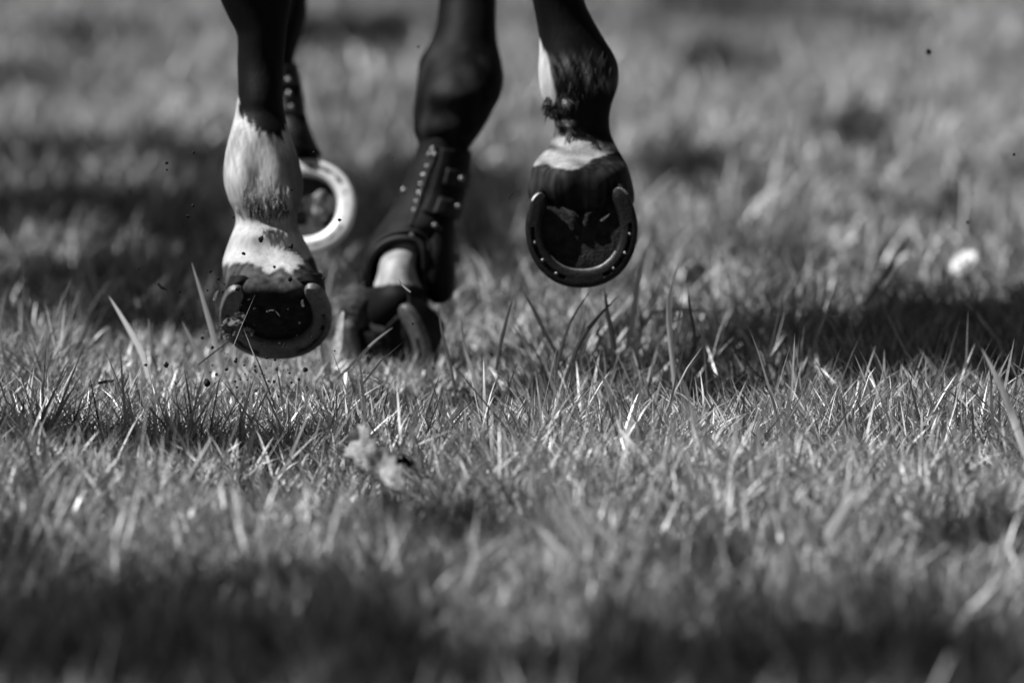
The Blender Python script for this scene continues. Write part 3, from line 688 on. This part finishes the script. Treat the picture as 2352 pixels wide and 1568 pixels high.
# ---- leaves, flower, soil
def leaf_mesh(L, W, curl, wav, seed, teeth=0.18, nu=16, nv=9):
    bm = bmesh.new(); g = []
    for i in range(nu+1):
        u = i/nu; half = W/2*math.sin(math.pi*min(1, u*.96+.02))**.8*(1+teeth*math.sin(u*31+seed))
        row = []
        for j in range(nv+1):
            v = j/nv*2-1; x = half*v; z = abs(v)**1.5*half*curl+wav*mnoise.noise(Vector((u*3+seed, v*1.5, seed)))
            y = L*u; zz = z-L*.3*u*u*curl
            row.append(bm.verts.new((x, y, zz)))
        g.append(row)
    for i in range(nu):
        for j in range(nv): bm.faces.new((g[i][j], g[i][j+1], g[i+1][j+1], g[i+1][j]))
    bmesh.ops.solidify(bm, geom=bm.faces[:], thickness=.0006)
    return bm
def put_leaf(name, label, cat, x, y, z, L, W, up, face, seed, m, curl=.5, wav=.012, group=None, teeth=.18):
    bm = leaf_mesh(L, W, curl, wav, seed, teeth); o = obj(name, bm, m)
    up = up.normalized(); f = (face-up*face.dot(up)).normalized(); s = up.cross(f)
    o.matrix_world = Matrix.Translation(P(x, y, z)) @ Matrix(((s.x, up.x, f.x), (s.y, up.y, f.y), (s.z, up.z, f.z))).to_4x4()
    tag(o, label, cat, group); return o
M_PALE = plain('pale_leaf', .32, .62, .6, 110, .5)
put_leaf('dry_leaf', 'crumpled pale leaf with a ragged rounded top standing in the grass below the hooves', 'leaf', 850, 1078, 8.60, .066, .036, cv(-.25, .75, -.75), cv(-.7, .5, .7), 1.3, M_PALE, .3, .014, teeth=.3)
put_leaf('dry_leaf', 'pale curled leaf drooping from the foot of the ragged upright leaf', 'leaf', 832, 1030, 8.57, .068, .034, cv(.7, -.65, .6), cv(-.4, .8, .7), 4.3, M_PALE, .3, .012, teeth=.3)
put_leaf('dry_leaf', 'dark curled leaf right of the pale crumpled leaves', 'leaf', 890, 1062, 8.58, .026, .014, cv(1, .15, .1), cv(.1, .8, .7), 7.7, M_CLOD, .9, .02, teeth=.3)
put_leaf('dry_leaf', 'blurred pale leaf below the crumpled ones', 'leaf', 905, 1205, 8.15, .040, .016, cv(-.3, 1, .1), cv(-.4, .4, 1), 9.1, M_DRY, .7, .02, teeth=.2)
put_leaf('grass_leaf', 'broad upright pale leaf with a bright tip beside the soiled hoof', 'leaf', 762, 862, 9.66, .074, .027, cv(.05, 1, 0), cv(-.5, .1, 1), 2.2, M_DRY, .8, .004, teeth=.0)
put_leaf('dry_leaf', 'pale curled leaf lying flat in the grass in front of the standing hoof', 'leaf', 800, 866, 9.36, .034, .014, cv(1, .05, .1), cv(0, .9, .5), 5.2, M_PALE, .8, .008, teeth=.2)
put_leaf('dry_leaf', 'blurred bright leaf in the far grass right of the sole-on hoof', 'leaf', 1580, 650, 10.45, .03, .026, cv(.5, .6, 0), cv(-.3, .5, 1), 3.2, M_PALE, .5, .008)
# crushed leaf stuck to the soiled hoof's shoe
for k, (x, y, L, W_, a, b, lb) in enumerate([(535, 772, .022, .020, -.3, 1, 'largest lobe of the crushed leaf stuck on the soiled shoe'), (548, 745, .014, .014, .2, 1, 'upper scrap of crushed leaf on the soiled shoe'), (556, 768, .014, .010, 1, .25, 'right scrap of crushed leaf on the soiled shoe'), (530, 768, .012, .012, -1, -.2, 'left scrap of crushed leaf on the soiled shoe')]):
    put_leaf('leaf_scrap', lb, 'leaf scrap', x, y, 9.415, L, W_, cv(a, b, 0), cv(-.3, .35, 1), k*2.1+.4, plain('crushed_leaf', .10, .34, .7, 260, .8), .5, .007, group='crushed leaf on the shoe', teeth=.35)
# white flower, far and blurred
g = P(2216, 655, 10.86); fl = empty('daisy', g); tag(fl, 'blurred white flower standing in the far grass at right', 'flower')
bm = bmesh.new(); hc = Vector(P(2216, 606, 10.86))-g; fn = Vector((-.55, -.45, .7)).normalized(); fx = fn.orthogonal().normalized(); fy = fn.cross(fx)
for ring_, nn, rr, up_ in ((0, 18, .021, .002), (1, 14, .016, .006)):
    for k in range(nn):
        a = 2*math.pi*k/nn+ring_*.2; d = fx*math.cos(a)+fy*math.sin(a); s = fn.cross(d)
        v = [bm.verts.new(q) for q in (hc+d*.004-s*.001, hc+d*.004+s*.001, hc+d*rr*.6+s*.0034+fn*up_, hc+d*rr+fn*up_*1.6, hc+d*rr*.6-s*.0034+fn*up_)]; bm.faces.new(v)
obj('petals', bm, M_PETAL, fl, smooth=False)
tube('stem', [Vector((0, 0, -.03)), hc*.5+Vector((.002, .002, 0)), hc+Vector((0, .004, 0))], .0012, M_LEAF, fl)
bm = bmesh.new(); bmesh.ops.create_uvsphere(bm, u_segments=12, v_segments=8, radius=.005, matrix=Matrix.Translation(hc+fn*.001)); obj('flower_centre', bm, M_DRY, fl)

def clod_mesh(r, seed, el=1.0):
    bm = bmesh.new(); bmesh.ops.create_icosphere(bm, subdivisions=2, radius=r)
    for v in bm.verts:
        n_ = v.co.normalized(); v.co *= 1+.7*mnoise.noise(n_*1.9+Vector((seed, 0, 0)))+.25*mnoise.noise(n_*5+Vector((seed, 3, 0)))
        v.co.z *= el
    return bm
big = [(600, 549, 9.40, .0028, 'roundest dark clod flying in front of the white pastern'), (668, 566, 9.40, .0027, 'ragged dark clod flying right of the roundest one on the white pastern'),
       (382, 838, 9.39, .0028, 'dark clod low in the air left of the soiled hoof'), (667, 641, 9.40, .0026, 'small clod in front of the dark heel of the soiled hoof'),
       (547, 663, 9.40, .0026, 'small clod at the left heel of the soiled hoof'), (701, 849, 9.39, .0028, 'clod flying just above the grass under the soiled hoof'),
       (475, 880, 9.38, .0034, 'largest torn clod low over the grass left of the soiled hoof'), (335, 838, 9.40, .0018, 'tiny clod against the pale curved blade'),
       (432, 497, 9.42, .0018, 'clod in mid air left of the white fetlock'), (444, 351, 9.42, .0015, 'speck high in the air left of the white fetlock'),
       (961, 108, 9.6, .0014, 'speck high in the air left of the boot leg'), (2133, 120, 9.75, .0028, 'soft dark clod high in the air at far right'),
       (2222, 510, 9.6, .0016, 'small clod in the air at right, below the soft dark one'), (2329, 355, 9.45, .0014, 'speck by the right edge of the view'), (630, 613, 9.4, .0015, 'tiny clod on the white edge above the soiled hoof')]
for k, (x, y, z, r, lb) in enumerate(big):
    o = obj('soil_clod', clod_mesh(r, k*3.7, 1.2), M_CLOD); o.location = P(x, y, z-.11 if z < 9.5 else z); o.rotation_euler = (k, k*2, k*3); tag(o, lb, 'soil clod', 'clods flung up by the hoof')
base = [obj('soil_speck', clod_mesh(.0010, 50+k*2.3, 1.3), M_CLOD) for k in range(4)]
used = 0
for i in range(150):
    if i < 105: x, y = random.gauss(610, 95), random.gauss(860, 48)
    elif i < 132: x, y = random.gauss(560, 90), random.gauss(690, 70)
    else: x, y = random.uniform(300, 1000), random.uniform(300, 800)
    if y > 960: y = 930
    o = base[used] if used < 4 else base[random.randrange(4)].copy()
    if used >= 4: COL.objects.link(o)
    used += 1
    o.location = P(x, y, random.uniform(9.18, 9.32)); sc_ = random.choice([.45, .6, .7, .9, 1.2, 1.6]); o.scale = (sc_, sc_, sc_); o.rotation_euler = (random.random()*6, random.random()*6, 0)
    tag(o, 'tiny dark speck of soil sprayed around the soiled hoof', 'soil speck', 'soil specks sprayed around the hoof')
def clip(label, pts, wd, tone, bend=.6):
    pts = [(a, b, c-.10) for a, b, c in pts]; return blade(label, pts, wd, tone, bend, 'grass_clipping', 'torn grass flying through the air')
clip('thin dark clipping in mid air left of the sole-on hoof', [(1166, 458, 9.41), (1174, 450, 9.41), (1183, 442, 9.41), (1193, 436, 9.41)], 1.6, .05)
clip('pale curved clipping in front of the white pastern under the boot', [(943, 671, 9.40), (932, 662, 9.40), (922, 652, 9.40), (916, 640, 9.40)], 1.8, .5)
clip('thin pale clipping beside the studs of the boot', [(965, 450, 9.40), (968, 438, 9.40), (967, 425, 9.40), (970, 412, 9.40)], 1.3, .45)
clip('dark twisted clipping in the air above the pale curved blade', [(363, 651, 9.41), (370, 660, 9.41), (378, 664, 9.41), (386, 668, 9.41)], 3.4, .03)
clip('dark flat clipping low in the air at left', [(225, 880, 9.38), (240, 877, 9.38), (256, 875, 9.38), (272, 870, 9.38)], 3.6, .03)
clip('long thin dark stem flying left of the soiled hoof', [(455, 838, 9.39), (480, 818, 9.39), (510, 795, 9.39), (545, 765, 9.39)], 1.3, .05, 0)
clip('short pale scrap of grass left of the soiled hoof', [(492, 690, 9.41), (494, 682, 9.41), (497, 674, 9.41), (502, 666, 9.41)], 3.4, .55)
clip('tiny pale root on the black sole of the soiled hoof', [(612, 716, 9.42), (624, 712, 9.42), (634, 716, 9.42), (643, 727, 9.42)], 1.0, .6)
clip('short pale scrap of grass stuck to the big dark sole', [(1380, 508, 9.52), (1387, 502, 9.52), (1394, 497, 9.52), (1401, 491, 9.52)], 2.6, .3)
clip('small pale scrap on the black sole, right of the tiny root', [(697, 704, 9.42), (695, 698, 9.42), (694, 692, 9.42), (697, 688, 9.42)], 3.2, .3)

# ------------------------------------------------------------------ the tree that dapples the meadow, left of the view
SH = [(150, 365, 340, 46, 2.2), (130, 500, 280, 52, 2.0), (430, 510, 120, 56, 1.2), (60, 195, 110, 28, 1.2), (230, 95, 90, 30, .8), (800, 85, 170, 45, 1.2), (900, 520, 130, 120, 1.3), (1120, 450, 130, 70, 1.0),
      (1640, 150, 90, 36, 1.2), (1720, 170, 70, 30, 1.0), (1760, 35, 240, 26, 1.1), (2070, 65, 70, 26, .9), (1600, 390, 100, 45, 1.2), (1800, 600, 90, 40, .5), (2000, 310, 90, 45, 1.1), (2180, 490, 60, 40, .6), (250, 650, 280, 50, 1.3), (180, 760, 260, 40, 1.1), (440, 740, 110, 50, 1.0), (560, 640, 120, 60, 1.1), (1120, 560, 80, 60, .8), (980, 420, 80, 60, 1.0), (1180, 640, 90, 30, .5), (620, 420, 150, 60, 1.4), (500, 600, 140, 50, 1.1),
      (330, 1400, 170, 50, 1.3), (150, 1490, 250, 85, 1.6), (500, 1500, 260, 60, 1.5), (640, 1380, 150, 40, .9), (860, 1510, 140, 80, 1.5), (1080, 1300, 160, 50, .6), (1000, 1400, 90, 50, .8), (1180, 1570, 330, 50, 1.8), (1480, 1500, 120, 50, .8),
      (1800, 1560, 280, 50, 1.8), (2170, 1530, 240, 60, 1.6), (1760, 1450, 90, 40, .9), (2080, 1420, 110, 40, .8), (500, 1610, 700, 50, 2.0), (1900, 1640, 600, 50, 2.0),
      (50, 1310, 80, 60, 1.4), (300, 1035, 380, 22, 1.5), (640, 1030, 120, 24, 1.5), (850, 690, 110, 40, 1.3), (1150, 1250, 170, 42, .9), (2290, 1260, 100, 50, .9), (1660, 1350, 90, 50, .8)]
def build_tree():
    t = empty('broadleaf_tree', (-6.6, 11.2, 0)); tag(t, 'leafy tree at the left whose crown dapples the meadow with shade', 'tree')
    O = Vector(t.location); bm = bmesh.new(); tips = []; lb = bmesh.new()
    def leaf(c, s):
        d = Vector((random.gauss(0, 1), random.gauss(0, 1), random.gauss(0, .6))).normalized(); e = d.cross(Vector((random.gauss(0, .5), random.gauss(0, .5), 1))).normalized()
        v = [lb.verts.new(c-O+d*s*a+e*s*b) for a, b in ((-.5, 0), (-.2, .26), (.2, .24), (.55, 0), (.2, -.24), (-.2, -.26))]; lb.faces.new(v)
    for (cx_, cy_, rx, ry, cov) in SH:
        hgt = random.uniform(5.4, 6.8); c0 = G(cx_, cy_); cw = c0+sdir*(hgt/sdir.z); tips.append(cw)
        a0, a1 = G(cx_-rx, cy_), G(cx_+rx, cy_); b0, b1 = G(cx_, cy_+ry), G(cx_, cy_-ry)
        area = math.pi/4*(a1-a0).length*(b1-b0).length
        for i in range(min(3500, int((2.0 if cy_ > 1350 else 1.5)*cov*area/.0011))):
            a = random.random()*2*math.pi; r = random.random()**.6*1.05
            g_ = G(cx_+rx*r*math.cos(a), cy_+ry*r*math.sin(a)); h_ = hgt+random.gauss(0, .25)
            leaf(g_+sdir*(h_/sdir.z), random.uniform(.07, .12))
    for i in range(2600):   # the rest of the crown, away from the strip that shades the view
        a = random.random()*2*math.pi; r = random.random()**.5; p = Vector((-7.2+2.2*r*math.cos(a), 11.2+4.2*r*math.sin(a), 6.3+random.gauss(0, .9)))
        if p.x+.727*p.z < -1.75: leaf(p, random.uniform(.09, .15))
    top = Vector((-6.7, 11.2, 4.6)); 
    tube('', [O-O, Vector((.05, .05, 1.6)), Vector((-.1, 0, 3.2)), top-O+Vector((0, 0, .1))], [.26, .2, .17, .13], None, n=14, bm=bm)
    for k, p in enumerate(tips):
        mid = Vector((-6.9, top.y+(p.y-top.y)*.62, 5.1+.3*math.sin(k)))
        tube('', [top-O-Vector((0, 0, .5)), (top.lerp(mid, .55))-O+Vector((0, 0, .15)), mid-O, mid.lerp(p, .55)-O+Vector((0, 0, .1)), p-O], [.07, .05, .034, .018, .005], None, n=7, bm=bm)
    obj('trunk', bm, M_BARK, t); obj('crown', lb, M_LEAF, t, smooth=False)
build_tree()
